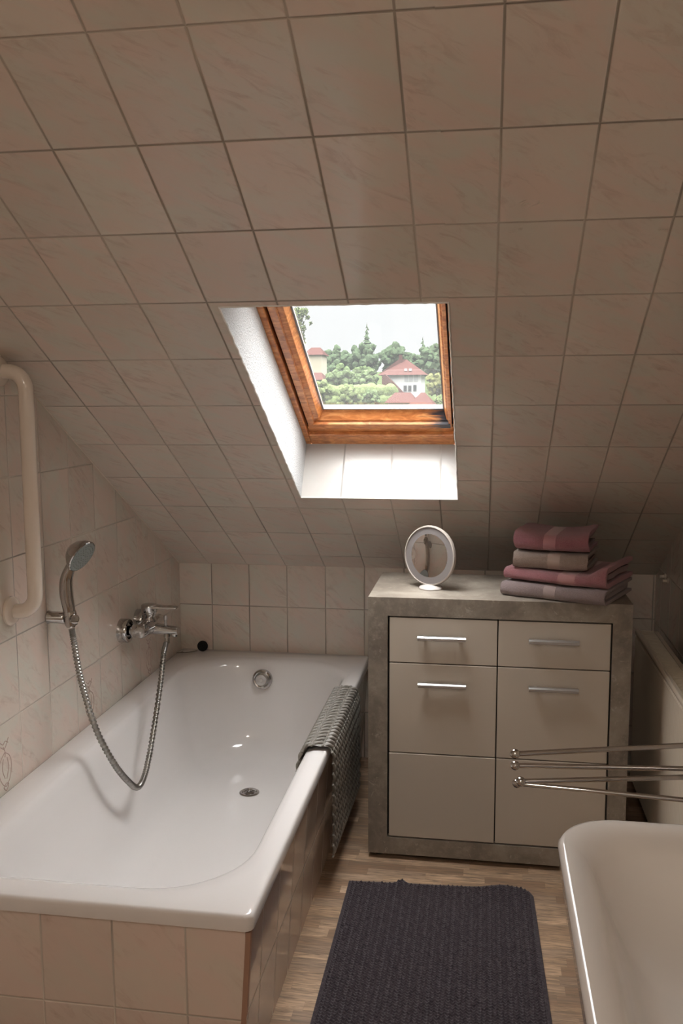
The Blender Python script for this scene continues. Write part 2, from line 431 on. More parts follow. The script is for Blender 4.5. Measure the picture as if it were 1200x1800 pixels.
for sgn, x in ((1, .6245), (-1, 1.070)):
    prism(bm, [(x, .196), (x+sgn*.021, .196), (x+sgn*.021, .203), (x+sgn*.038, .205), (x+sgn*.0535, .232), (x+sgn*.0535, .238), (x+sgn*.030, .262), (x, .262)] if sgn > 0 else
              [(x, .196), (x-.010, .196), (x-.010, .203), (x-.016, .205), (x-.025, .232), (x-.025, .238), (x-.008, .262), (x, .262)], .736, 1.60, 's')
prism(bm, [(1.60, .196), (1.56, .196), (1.53, .232), (1.53, .262), (1.60, .262)], .622, 1.07, 'x')
sash = obj('sash', bm, m_wood, win, bevel=.0015)
bm = BM()
prof = [(.738, .194), (.762, .194), (.764, .203), (.771, .204), (.800, .234), (.800, .238), (.765, .262), (.738, .262)]
l = bm.loops.layers.uv.verify()
rings = [[bm.verts.new(SM @ Vector((x, c, o))) for c, o in prof] for x in (.640, 1.066)]
n = len(prof)
for k in range(n):
    f = bm.faces.new((rings[0][k], rings[0][(k+1)%n], rings[1][(k+1)%n], rings[1][k]))
    for lp, uv in zip(f.loops, ((0, 0), (0, 1), (1, 1), (1, 0))): lp[l].uv = uv
bm.faces.new(rings[0][::-1]); bm.faces.new(rings[1])
o = obj('bottom_rail', bm, m_wood_st, win); o['label'] = 'bottom sash rail with a blackened right corner'
bm = BM()
for x0, x1, s0, s1 in ((.674,.6795,.80,1.56), (1.0435,1.049,.80,1.56), (.6795,1.0435,.7995,.8045)): sbox(bm, x0, x1, s0, s1, .225, .2315)
obj('glazing_seal', bm, plain('grey_seal', (.25,.25,.25), .6), win)
bm = BM(); sbox(bm, .6165, .625, .7, 1.6, .212, .25); sbox(bm, 1.0695, 1.0755, .7, 1.6, .212, .25); sbox(bm, .625, 1.0695, .732, .739, .212, .25)
obj('gap_shade_strip', bm, m_gap, win)  # near-black strips paint the shade of the gap between frame and sash
bm = BM(); sbox(bm, .66, 1.062, .785, 1.58, .2330, .2370)
def mk_glass():
    t = NT('haze_veiled_spotted_glass'); tr = t.n('ShaderNodeBsdfTransparent'); tr.inputs[0].default_value = (.99,.995,.99,1)
    gl = t.n('ShaderNodeBsdfGlossy'); gl.inputs['Roughness'].default_value = .02
    du = t.n('ShaderNodeBsdfTranslucent'); du.inputs[0].default_value = (.9,.92,.9,1)
    fr = t.n('ShaderNodeFresnel'); fr.inputs[0].default_value = 1.45
    m1 = t.n('ShaderNodeMixShader'); t.l(t.math('MULTIPLY', fr.outputs[0], t.math('SUBTRACT', 1.0, t.n('ShaderNodeNewGeometry').outputs['Backfacing'])), m1.inputs[0]); t.l(tr.outputs[0], m1.inputs[1]); t.l(gl.outputs[0], m1.inputs[2])
    m2 = t.n('ShaderNodeMixShader'); o = t.obj()
    haze_veil = t.math('ADD', t.math('MULTIPLY', t.noise(o, 9, 4), .003), HAZE_VEIL)  # pale veil paints the outdoor haze into the pane; the spots are marks
    vo = t.n('ShaderNodeTexVoronoi'); vo.inputs['Scale'].default_value = 26; t.l(o, vo.inputs['Vector'])
    spots = t.math('MULTIPLY', t.math('LESS_THAN', vo.outputs['Distance'], .035), .03)
    t.l(t.math('ADD', haze_veil, spots, clamp=True), m2.inputs[0]); t.l(m1.outputs[0], m2.inputs[1]); t.l(du.outputs[0], m2.inputs[2])
    t.l(m2.outputs[0], t.out.inputs[0]); return t.m
HAZE_VEIL = .006
obj('pane', bm, mk_glass(), win)

# door in the rear wall, behind the camera
dr = bpy.data.objects.new('door_1', None); C.objects.link(dr); dr.location = (.95, REAR, 0); dr['kind'] = 'structure'
bm = BM(); box(bm, .55, 1.35, REAR, REAR+.03, .01, 2.0); obj('door_leaf', bm, m_white, dr, bevel=.003)
bm = BM(); box(bm, .47, .55, REAR, REAR+.04, 0, 2.08); box(bm, 1.35, 1.43, REAR, REAR+.04, 0, 2.08); box(bm, .55, 1.35, REAR, REAR+.04, 2.0, 2.08)
obj('door_frame', bm, m_white, dr, bevel=.004)
bm = BM(); tube(bm, [(.62,REAR+.03,1.0),(.62,REAR+.08,1.0),(.74,REAR+.08,1.0)], .009, 10); obj('door_handle', bm, m_alu, dr, smooth=True)

# unseen ceiling lamp behind the camera, added to brighten the room
LX, LY = 1.05, -4.0
cl = thing('added_ceiling_lamp', 'added unseen dome lamp on the flat ceiling behind the camera, brightening the room', 'lamp', (LX, LY, CEIL))
bm = BM(); lathe(bm, [(.19,0),(.19,.02),(.175,.03)], (LX,LY,CEIL), (0,0,-1), 48); obj('added_lamp_base', bm, m_lampw, cl, smooth=True)
LAMP = 52.0
def mk_emit(name, col, st):
    t = NT(name); e = t.n('ShaderNodeEmission'); e.inputs[0].default_value = (*col, 1); e.inputs[1].default_value = st
    t.l(e.outputs[0], t.out.inputs[0]); return t.m
bm = BM(); lathe(bm, [(.17,.03),(.168,.045),(.145,.07),(.10,.088),(.05,.097),(0,.10)], (LX,LY,CEIL), (0,0,-1), 48)
obj('added_lamp_shade', bm, mk_emit('added_lamp_glow', (1.0, .90, .79), LAMP), cl, smooth=True, angle=180)

# ------------------------------------------------------------------ bathtub
TZ = .4083
tub = thing('bathtub', 'white enamelled built-in bathtub against the left wall', 'bathtub', (.375, -.9, 0))
def ring(x0, x1, y0, y1, r, z): return [(x, y, z) for x, y in rrect(x0, x1, y0, y1, (r, r, r, r*.55) if r > .05 else r, 12, 10)]
bm = BM()
loft(bm, [ring(.02,.735,-1.765,-.012,.012,.376), ring(.004,.750,-1.782,-.004,.018,.376), ring(.003,.7505,-1.7825,-.003,.018,.382),
          ring(.003,.7505,-1.7825,-.003,.018,.400), ring(.005,.748,-1.780,-.005,.017,.4062), ring(.010,.743,-1.775,-.010,.015,TZ),
          ring(.058,.716,-1.729,-.066,.165,TZ), ring(.068,.710,-1.7225,-.074,.175,TZ-.0007), ring(.0765,.7045,-1.7165,-.082,.185,TZ-.0022), ring(.0835,.6985,-1.711,-.090,.193,TZ-.0045), ring(.089,.693,-1.706,-.098,.20,.402),
          ring(.097,.687,-1.697,-.106,.205,.393), ring(.103,.682,-1.685,-.112,.21,.378), ring(.112,.674,-1.655,-.119,.212,.34),
          ring(.122,.665,-1.610,-.126,.214,.29), ring(.132,.656,-1.560,-.133,.214,.24), ring(.142,.646,-1.50,-.141,.21,.19),
          ring(.152,.636,-1.44,-.150,.20,.145), ring(.164,.623,-1.385,-.165,.19,.108), ring(.182,.605,-1.34,-.19,.17,.080),
          ring(.21,.58,-1.30,-.225,.15,.063), ring(.25,.54,-1.24,-.27,.12,.054), ring(.30,.49,-1.1,-.36,.08,.051)], cap1=True)
obj('tub_shell', bm, m_enamel, tub, smooth=True, angle=60)
# overflow rosette and waste
od = Vector((0, -.985, .14)).normalized(); oc = Vector((.3595, -.1295, .336))
ov = None
bm = BM(); lathe(bm, [(.038,-.004),(.0385,.003),(.036,.010),(.030,.013),(.0265,.012),(.0255,.008),(.022,.008)], oc, od, 40)
ov = obj('overflow_rosette', bm, m_chrome, tub, smooth=True)
bm = BM(); lathe(bm, [(.0225,.004),(.0225,.022),(.020,.0255),(.008,.0255),(.0065,.024),(0,.024)], oc, od, 40)
k = obj('overflow_knob', bm, m_alu, ov, smooth=True)
bm = BM(); lathe(bm, [(.034,0),(.034,.002),(.030,.0045),(.026,.004),(.022,-.003),(.0,-.004)], (.398,-.486,.0515), (0,0,1), 40)
dn = obj('drain', bm, m_chrome, tub, smooth=True)
bm = BM(); lathe(bm, [(.017,-.006),(.017,.001),(.013,.004),(.009,.0045),(.008,.002),(0,.002)], (.398,-.486,.0515), (0,0,1), 30)
obj('drain_plug_seat', bm, m_chrome_dark, dn, smooth=True)

sur = thing('bath_surround', 'pinkish beige tiled apron boxing in the white bathtub', 'tiled bath panel', (.37, -.9, 0))
bm = BM(); box(bm, 0.001, .7345, -1.774, -1.764, 0, .3755)
l = bm.loops.layers.uv.verify()
for f in bm.faces:
    for lp in f.loops: lp[l].uv = (lp.vert.co.x, lp.vert.co.z)
obj('front_panel', bm, m_apron, sur)
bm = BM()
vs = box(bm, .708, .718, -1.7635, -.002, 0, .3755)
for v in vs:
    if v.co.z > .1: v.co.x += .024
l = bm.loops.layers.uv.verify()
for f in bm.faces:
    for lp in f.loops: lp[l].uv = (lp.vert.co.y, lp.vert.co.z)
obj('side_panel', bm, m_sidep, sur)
bm = BM(); vs = box(bm, .7115, .7215, -1.776, -1.7637, 0, .372)
for v in vs:
    if v.co.z > .1: v.co.x += .0245
o = obj('corner_strip', bm, m_clay, sur); o['label'] = 'narrow strip of bare reddish tile edge'

# black plug with chain on the far rim
pl = thing('bath_plug', 'small black rubber plug leaning on the far tub rim against the back wall', 'plug', (.097, -.028, TZ))
bm = BM(); lathe(bm, [(.015,0),(.019,.004),(.0205,.010),(.0205,.018),(.017,.021),(.006,.022),(.005,.030),(0,.031)], (.097,-.030,TZ+.0165), (.25,-.85,.35), 28)
obj('stopper', bm, m_black, pl, smooth=True)
bm = BM(); q = smooth_path([(.080,-.045,TZ+.004),(.065,-.060,TZ+.003),(.045,-.075,TZ+.003),(.028,-.078,TZ+.003),(.010,-.086,TZ+.003)], 10)
tube(bm, q, [.0016 + .0008*(i % 2) for i in range(len(q))], 6); lathe(bm, [(0,-.004),(.004,0),(0,.004)], (.030,-.078,TZ+.004), (0,0,1), 10)
obj('chain', bm, plain('dark_steel', (.15,.13,.11), .35, 1), pl)

# ------------------------------------------------------------------ grab bar
gb = thing('grab_bar', 'cream angled grab bar on the left wall at the picture edge', 'grab bar', (0, -1.27, .853))
bm = BM(); r = .0185; a = .045
def corner(cx, cz, a0, a1, n=8): return [(cx + a*math.cos(a0+(a1-a0)*i/n), -1.27, cz + a*math.sin(a0+(a1-a0)*i/n)) for i in range(n+1)]
pts = [(.004,-1.27,.853)] + corner(.070-a, .853+a, -PI/2, 0) + corner(.070-a, 1.447-a, 0, PI/2) + [(.004,-1.27,1.447)]
tube(bm, pts, r, 24); obj('bar', bm, m_bar, gb, smooth=True, angle=60)
for z in (.853, 1.447):
    bm = BM(); lathe(bm, [(.037,0),(.037,.006),(.031,.013),(.022,.015)], (.0005,-1.27,z), (1,0,0), 32); obj('flange', bm, m_bar, gb, smooth=True)

# ------------------------------------------------------------------ shower set
hb = thing('shower_holder', 'chrome wall bracket holding the hand shower on the left wall', 'shower holder', (0, -1.075, .79))
bm = BM(); lathe(bm, [(.0185,0),(.0185,.003),(.0165,.006),(.016,.046),(.013,.05)], (.0005,-1.075,.790), (1,0,0), 32); obj('bracket_arm', bm, m_chrome, hb, smooth=True)
HD = Vector((-.10, 0, 1)).normalized()
bm = BM()
lathe(bm, [(.0105,-.020),(.0165,-.020),(.0175,-.012),(.0175,.012),(.0165,.018),(.0115,.018)], (.0655,-1.075,.790), HD, 28, cap0=False, cap1=False)
lathe(bm, [(.013,.0),(.013,.008),(.0,.011)], (.078,-1.083,.790), (.8,-.6,0), 20)
obj('swivel_cradle', bm, m_chrome, hb, smooth=True)

hs = thing('hand_shower', 'chrome hand shower with round grey spray face, resting in its wall bracket', 'hand shower', (.066, -1.075, .77))
path = smooth_path([(.0655,-1.075,.765),(.0625,-1.075,.81),(.056,-1.075,.855),(.0575,-1.075,.895),(.071,-1.075,.930),(.084,-1.075,.958)], 8)
n = len(path); bm = BM()
rad = [.0120 + .0060*math.sin(min(1, i/(n-1)*1.15)*PI) for i in range(n)]
tube(bm, path, rad, 20); obj('handle', bm, m_chrome, hs, smooth=True)
hc = Vector((.105, -1.078, .962)); hn = Vector((.90, -.19, -.54)).normalized()
bm = BM(); lathe(bm, [(0,-.040),(.016,-.038),(.031,-.028),(.042,-.013),(.0465,-.002),(.047,.003),(.045,.005)], hc, hn, 40, cap1=False)
obj('head', bm, m_chrome, hs, smooth=True)
bm = BM(); lathe(bm, [(.0450,.002),(.0435,.0055),(.030,.0065),(.0,.0065)], hc, hn, 40)
u_, v_ = frame_axes(hn)
for rr_, cnt in ((.009,6),(.018,12),(.027,18),(.035,24)):
    for i in range(cnt):
        p = hc + (u_*math.cos(2*PI*i/cnt) + v_*math.sin(2*PI*i/cnt))*rr_
        lathe(bm, [(.0013,.0055),(.0010,.0085)], p, hn, 6)
f_ = obj('spray_face', bm, plain('grey_spray_face', (.22,.25,.24), .35), hs, smooth=True); f_['label'] = 'grey spray face with rubber nozzles'

hose_pts = [(.0667,-1.075,.760),(.074,-1.079,.728),(.090,-1.090,.6517),(.112,-1.098,.572),(.138,-1.090,.474),(.167,-1.056,.375),(.184,-1.010,.308),(.190,-.955,.2630),
            (.190,-.903,.268),(.185,-.842,.310),(.175,-.761,.387),(.1605,-.664,.482),(.148,-.597,.552),(.1345,-.535,.574)]
q = smooth_path(hose_pts, 36); rad = [(.0092, .0092, .0068, .0068)[i % 4] for i in range(len(q))]
bm = BM(); tube(bm, q, rad, 12)
hz = obj('shower_hose', bm, plain('ribbed_metal_hose', (.30,.29,.27), .3, 1), loc=(.13,-.8,.26), smooth=True, angle=180)
tag(hz, 'ribbed metal shower hose hanging in a loop from bracket to bath tap', 'shower hose')

# ------------------------------------------------------------------ bath mixer tap
TY = -.515; BZ = .628
tp = thing('bath_mixer_tap', 'chrome single-lever bath mixer tap on the left wall', 'tap', (0, TY, BZ))
for y in (TY-.072, TY+.072):
    bm = BM(); lathe(bm, [(.039,0),(.039,.027),(.037,.030),(.028,.030),(.027,.012),(.016,.012)], (.0005,y,BZ), (1,0,0), 36); rs = obj('rosette', bm, m_chrome, tp, smooth=True)
    bm = BM(); lathe(bm, [(.0155,.010),(.0155,.040),(.0205,.041),(.0215,.044),(.0215,.064),(.020,.066)], (.0005,y,BZ), (1,0,0), 6 if 0 else 24); obj('union_nut', bm, m_chrome, tp, smooth=True)
bm = BM()
lathe(bm, [(.0,-.095),(.018,-.093),(.0215,-.085),(.022,-.05),(.025,-.03),(.026,0),(.025,.03),(.022,.05),(.0215,.085),(.018,.093),(0,.095)], (.072,TY,BZ), (0,1,0), 32)
obj('tap_body', bm, m_chrome, tp, smooth=True)
bm = BM(); P_ = smooth_path([(.072,TY,.622),(.10,TY,.619),(.135,TY,.617),(.172,TY,.614)], 6)
R = []
for i, p in enumerate(P_):
    t = i/(len(P_)-1); hw = .023*(1-t)+.0155*t; hh = .020*(1-t)+.0115*t
    R.append([(p.x, p.y + hw*math.copysign(abs(math.cos(a))**.7, math.cos(a)), p.z + hh*math.copysign(abs(math.sin(a))**.7, math.sin(a))) for a in [2*PI*k/24 for k in range(24)]])
loft(bm, R, True, True); lathe(bm, [(.010,0),(.010,.010),(.008,.012)], (.158,TY,.606), (0,0,-1), 20)
obj('spout', bm, m_chrome, tp, smooth=True)
bm = BM(); lathe(bm, [(.024,0),(.0215,.006),(.0195,.014),(.021,.020),(.0235,.024),(.024,.034)], (.072,TY,BZ+.018), (0,0,1), 32); obj('cartridge_neck', bm, m_chrome, tp, smooth=True)
bm = BM()
lathe(bm, [(.0255,0),(.027,.003),(.027,.024),(.024,.0275),(.0,.029)], (.072,TY,BZ+.046), (0,0,1), 36)
R = []
for t in [i/10 for i in range(11)]:
    x = .078 + .092*t; hw = .0205 - .008*t; z = BZ + .0665 + .001*math.sin(t*PI) - .003*t; th_ = .0065*(1-t) + .003*t + .010*max(0, .25-t)
    R.append([(x,TY-hw,z-th_),(x,TY+hw,z-th_),(x,TY+hw*.97,z+.0035),(x,TY-hw*.97,z+.0035)])
loft(bm, R, True, True); obj('lever', bm, m_chrome, tp, smooth=True, bevel=.0015)
bm = BM(); lathe(bm, [(.0045,0),(.0045,.020),(.0065,.022),(.0065,.034),(.004,.037),(0,.0375)], (.128,TY,.628), (0,0,1), 20); obj('diverter_knob', bm, m_alu, tp, smooth=True)
bm = BM(); lathe(bm, [(.0115,0),(.0115,.014),(.009,.016),(.009,.034)], (.1335,TY-.003,.607), (0,-.10,-1), 20); obj('hose_connector', bm, m_chrome, tp, smooth=True)

# ------------------------------------------------------------------ cabinet
CX0, CX1, CY, CYB, CZ = .8406, 1.5869, -.7627, -.3769, .8046
cab = thing('cabinet', 'low bathroom cabinet with grey concrete-look frame and glossy beige fronts', 'cabinet', ((CX0+CX1)/2, (CY+CYB)/2, 0))
bm = BM()
DX0, DXM, DX1, DZ0, DZ1, DZ2, DZ3 = .9015, 1.2157, 1.531, .0718, .335, .610, .7469
box(bm, CX0, DX0-.004, CY, CYB, .016, CZ); box(bm, DX1+.003, CX1, CY, CYB, .016, CZ)
box(bm, DX0-.004, DX1+.003, CY, CYB, DZ3+.003, CZ); box(bm, DX0-.004, DX1+.003, CY, CYB, .016, DZ0-.003)
bmesh.ops.remove_doubles(bm, verts=bm.verts, dist=1e-5)
obj('cabinet_frame', bm, m_conc, cab)
bm = BM(); box(bm, DX0-.004, DX1+.003, CY+.022, CYB+.002, DZ0-.003, DZ3+.003); obj('carcass', bm, m_gap, cab)
for x in (CX0+.03, CX1-.03):
    for y in (CY+.04, CYB-.04):
        bm = BM(); lathe(bm, [(.016,0),(.018,.016)], (x,y,0), (0,0,1), 16); obj('foot', bm, m_black, cab)
def front(name, x0, x1, z0, z1, handle, dy=0., lean=0.):
    b = BM(); g = .0016; vs = box(b, x0+g, x1-g, CY+.002+dy, CY+.019, z0+g, z1-g)
    for v in vs:
        if v.co.z > (z0+z1)/2: v.co.y += lean
    d = obj(name, b, m_lace, cab, bevel=.0012)
    if handle:
        cx, cz = handle; b = BM(); L = .0695
        # a slim bar with a sloping upper face on two short studs
        for sx in (-.05, .05): box(b, cx+sx-.004, cx+sx+.004, CY-.016, CY+.004+dy, cz-.004, cz+.004)
        R = []
        for x in (cx-L, cx+L):
            R.append([(x,CY-.022,cz-.0055),(x,CY-.025,cz-.003),(x,CY-.025,cz+.003),(x,CY-.020,cz+.0065),(x,CY-.010,cz+.0065),(x,CY-.010,cz-.0055)])
        loft(b, R, True, True); obj('handle', b, m_alu, d)
front('drawer', DX0, DXM, DZ2, DZ3, (1.056, .690)); front('drawer', DXM, DX1, DZ2, DZ3, (1.372, .692))
front('door', DX0, DXM, DZ1, DZ2, (1.058, .5505), 0, .0); front('door', DXM, DX1, DZ1, DZ2, (1.374, .5525))
front('door', DX0, DXM, DZ0, DZ1, None, -.0015); front('door', DXM, DX1, DZ0, DZ1, None)

# ------------------------------------------------------------------ oval-looking round vanity mirror
mn = Vector((-.515, -.853, .072)).normalized(); mc = Vector((1.010, -.612, .9045))
mu = Vector((0,0,1)).cross(mn).normalized(); mv = mn.cross(mu)
mir = thing('vanity_mirror', 'round white-framed magnifying mirror on a small foot on the cabinet', 'mirror', (1.015, -.622, CZ))
bm = BM(); lathe(bm, [(.086,-.012),(.091,-.006),(.0925,0),(.091,.005),(.0875,.0065),(.0865,.003)], mc, mn, 64, cap1=False); obj('rim', bm, plain('white_gloss_rim', (.40,.35,.31), .25), mir, smooth=True)
bm = BM(); lathe(bm, [(.087,.0025),(.066,.0030)], mc, mn, 64, cap0=False, cap1=False)
o = obj('light_ring', bm, plain('frosted_ring', (.19,.17,.165), .35), mir); o['label'] = 'frosted grey ring round the glass'
bm = BM(); RC = .60; prof = []
for i in range(25):
    r = .0662*(24-i)/24; prof.append((r, .0030 - (math.sqrt(RC*RC - r*r) - math.sqrt(RC*RC - .0662**2))))
lathe(bm, prof, mc, mn, 64, cap0=False); obj('mirror_glass', bm, plain('mirror_silver', (.88,.86,.84), .015, 1), mir, smooth=True, angle=180)
bm = BM(); lathe(bm, [(.010,0),(.008,.012),(.008,.022)], (1.018,-.604,CZ+.004), (0,0,1), 20); obj('stem', bm, m_white, mir, smooth=True)
bm = BM(); lathe(bm, [(.036,0),(.0365,.003),(.034,.007),(.022,.011),(.010,.013),(0,.0135)], (1.015,-.622,CZ), (0,0,1), 40); obj('foot', bm, plain('white_gloss_foot', (.48,.44,.41), .2), mir, smooth=True)

# ------------------------------------------------------------------ towels
def towel(name, o, yaw, L, D, H, mat, mat_in, label, sag=.004, seed=0, thick=.0125, roll=0.):
    thick = .0092
    """folded towel: nested C-shaped layers with the round fold to the front (local -y), ends open at local x = 0 and L"""
    T = Matrix.Translation(Vector(o)) @ Matrix.Rotation(yaw, 4, 'Z')
    root = thing(name, label, 'towel', o, 'folded towels stacked on the cabinet')
    def layer(y0, z0, z1, back, th, m, nm, ex):
        # centre line of a C: bottom back -> front fold -> top back
        r = (z1 - z0)/2; cl = [(back, z0)]
        for k in range(1, 5): cl.append((back + (y0 + r - back)*k/5, z0))
        for k in range(11):
            a = -PI/2 - PI*k/10; cl.append((y0 + r + r*math.cos(a)*1.0, (z0+z1)/2 + r*math.sin(a)))
        for k in range(1, 6): cl.append((y0 + r + (back - y0 - r)*k/5, z1))
        b = BM(); uvl = b.loops.layers.uv.verify(); NX = 36; rings = []; us = []
        outl = []
        n = len(cl)
        for side in (1, -1):
            rng = range(n) if side == 1 else range(n-1, -1, -1)
            for i in rng:
                p = Vector(cl[i]); t_ = (Vector(cl[min(i+1, n-1)]) - Vector(cl[max(i-1, 0)])).normalized(); nn = Vector((t_.y, -t_.x))
                hh = th/2*(.8 if i in (0, n-1) else 1); outl.append(p - nn*hh*side*-1)
        for ix in range(NX+1):
            x = L*ix/NX + ex*(ix == NX); e = min(ix, NX-ix)/NX; sq = 1 - .10*max(0, 1 - e*14)
            ring_ = []
            for q in outl:
                zf = q.y / H
                wob = noise.noise(Vector((x*9+seed, q.x*14, q.y*25)))*.0035 + noise.noise(Vector((x*60+seed, q.x*60, q.y*60)))*.0010
                rr_ = min(1, max(0, (x/L-.80)/.18)); dz = -sag*math.sin(PI*x/L)*zf + roll*rr_*rr_*(3-2*rr_)*zf
                c = T @ Vector((x + .004*noise.noise(Vector((q.x*40, q.y*40, seed)))*(ix in (0, NX)), q.x + wob*1.6, max((q.y - H/2)*sq + H/2 + wob + dz, .0006)))
                ring_.append(b.verts.new(c))
            rings.append(ring_); us.append(x)
        m_ = len(outl)
        for ix in range(NX):
            for k_ in range(m_):
                f = b.faces.new((rings[ix][k_], rings[ix][(k_+1) % m_], rings[ix+1][(k_+1) % m_], rings[ix+1][k_]))
                for lp, u in zip(f.loops, (us[ix], us[ix], us[ix+1], us[ix+1])): lp[uvl].uv = (u, 0)
        n2 = n
        for r_ in (rings[0], rings[-1]):
            for k_ in range(n2-1): b.faces.new((r_[k_], r_[k_+1], r_[m_-2-k_], r_[m_-1-k_]))
        obj(nm, b, m, root, smooth=True, angle=60)
    layer(0, thick/2, H-thick/2, D, thick, mat, 'outer_fold', 0)
    if H > thick*3.4:
        layer(.034, thick*1.9, H-thick*1.9, D*.93, thick*.85, mat_in, 'inner_fold', -.006)
    return root
y24 = R_(-24.8)
tc_ = dict(
    mauve=terry('mauve_grey_terry', (.24,.17,.165), (.32,.235,.23), (.35,.265,.25), .13, .165),
    rose=terry('rose_pink_terry', (.33,.115,.13), (.42,.165,.185), (.42,.21,.21), .165, .215),
    taupe=terry('taupe_terry', (.33,.245,.20), (.41,.31,.26), (.41,.315,.27), .10, .135),
    rose2=terry('rose_pink_terry_small', (.33,.115,.14), (.42,.165,.19), (.42,.20,.22), .085, .12),
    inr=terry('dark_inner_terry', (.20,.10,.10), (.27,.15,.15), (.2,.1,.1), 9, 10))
z = CZ + .0005
towel('towel', (1.2236,-.682,z), y24, .308, .255, .042, tc_['mauve'], tc_['mauve'], 'mauve-grey folded towel at the bottom of the stack, touching the cabinet top', .001, 1, roll=.003)
towel('towel', (1.232,-.672,z+.0450), y24, .303, .245, .037, tc_['rose'], tc_['inr'], 'large rose pink folded towel directly above the bottom one', .003, 5, roll=.026)
towel('towel', (1.256,-.690,z+.0835), R_(-15), .212, .20, .049, tc_['taupe'], tc_['taupe'], 'grey-taupe folded towel between the two pink ones', .002, 9, roll=.002)
towel('towel', (1.258,-.685,z+.1345), R_(-14), .212, .20, .058, tc_['rose2'], tc_['inr'], 'small rose pink folded towel on top of the stack', .010, 13, roll=.004)

# ------------------------------------------------------------------ radiator on the right wall
rd = thing('radiator', 'cream panel radiator with ribbed front on the right wall beside the cabinet', 'radiator', (1.73, -.75, .08))
RX, RY0, RY1, RZ0, RZ1 = 1.682, -1.45, -.235, .085, .600
bm = BM()
ny = 150; cols = []
for i in range(ny+1):
    y = RY0 + (RY1-RY0)*i/ny
    cols.append((bm.verts.new((RX + (.0014 if i % 2 else 0), y, RZ0)), bm.verts.new((RX + (.0014 if i % 2 else 0), y, RZ1-.022)), bm.verts.new((RX+.008, y, RZ1-.012))))
for a, b_ in zip(cols, cols[1:]):
    bm.faces.new((a[0], b_[0], b_[1], a[1])); bm.faces.new((a[1], b_[1], b_[2], a[2]))
box(bm, RX+.004, RX+.010, RY0, RY1, RZ0, RZ1-.012)
obj('front_plate', bm, m_rad, rd)
bm = BM(); box(bm, RX+.010, RX+.070, RY0+.01, RY1-.01, RZ0+.01, RZ1-.02); obj('core', bm, plain('radiator_inside', (.12,.09,.07), .6), rd)
bm = BM()
tube(bm, [(RX+.006,RY0,RZ1-.006),(RX+.006,RY1,RZ1-.006)], .0075, 12); box(bm, RX+.006, RX+.016, RY0, RY1, RZ1-.010, RZ1)
box(bm, RX+.060, RX+.072, RY0, RY1, RZ1-.012, RZ1)
obj('top_rails', bm, m_rad, rd, smooth=True)
bm = BM()
for i in range(100):
    y = RY0 + .012 + (RY1-RY0-.024)*i/99; box(bm, RX+.016, RX+.060, y-.0022, y+.0022, RZ1-.006, RZ1-.003)
obj('top_grille', bm, m_rad, rd)
for y in (RY1-.003, RY0):
    bm = BM(); box(bm, RX, RX+.072, y, y+.003, RZ0, RZ1); obj('end_cap', bm, m_rad, rd)
for y in (RY0+.15, RY1-.15):
    bm = BM(); box(bm, RX+.070, W, y-.015, y+.015, .2, .5); obj('wall_bracket', bm, m_rad, rd)
# little pale hook in the corner
hk = thing('wall_hook', 'small pale double hook on the right wall near the back corner', 'hook', (W, -.19, .773))
bm = BM(); lathe(bm, [(.010,0),(.010,.004),(.006,.006),(.005,.016),(.0075,.020),(0,.022)], (W-.0005,-.175,.775), (-1,0,0), 16); obj('peg', bm, m_bar, hk, smooth=True)
bm = BM(); lathe(bm, [(.010,0),(.010,.004),(.006,.006),(.005,.016),(.0075,.020),(0,.022)], (W-.0005,-.225,.770), (-1,0,0), 16); obj('peg', bm, m_bar, hk, smooth=True)

# ------------------------------------------------------------------ swing-arm towel rail
tr = thing('towel_rail', 'chrome towel rail with four thin swing arms above the white basin', 'towel rail', (1.765, -1.5, .63))
HX, HY = 1.731, -1.5
bm = BM(); tube(bm, [(HX,HY,.535),(HX,HY,.728)], .0075, 16)
for z in (.555, .710): tube(bm, [(W,HY,z),(HX,HY,z)], .010, 16)
lathe(bm, [(.019,0),(.019,.005),(.012,.008)], (W-.0005,HY,.555), (-1,0,0), 24); lathe(bm, [(.019,0),(.019,.005),(.012,.008)], (W-.0005,HY,.710), (-1,0,0), 24)
obj('wall_mount', bm, m_chrome, tr, smooth=True)
for z, tx, ty in ((.7005, 1.2367, -1.639), (.640, 1.2408, -1.5481), (.6305, 1.2501, -1.6035), (.5618, 1.2488, -1.4545)):
    bm = BM(); h = Vector((HX, HY, z)); t_ = Vector((tx, ty, z)); d = (t_ - h).normalized()
    tube(bm, [h + d*.006, t_], .0052, 14); lathe(bm, [(.0105,-.004),(.0115,0),(.0105,.004)], h, (0,0,1), 20)
    lathe(bm, [(0,-.0097),(.0045,-.0088),(.0085,-.0045),(.0097,0),(.0085,.0045),(.0045,.0088),(0,.0097)], t_, d, 18)
    obj('swing_arm', bm, m_chrome, tr, smooth=True)

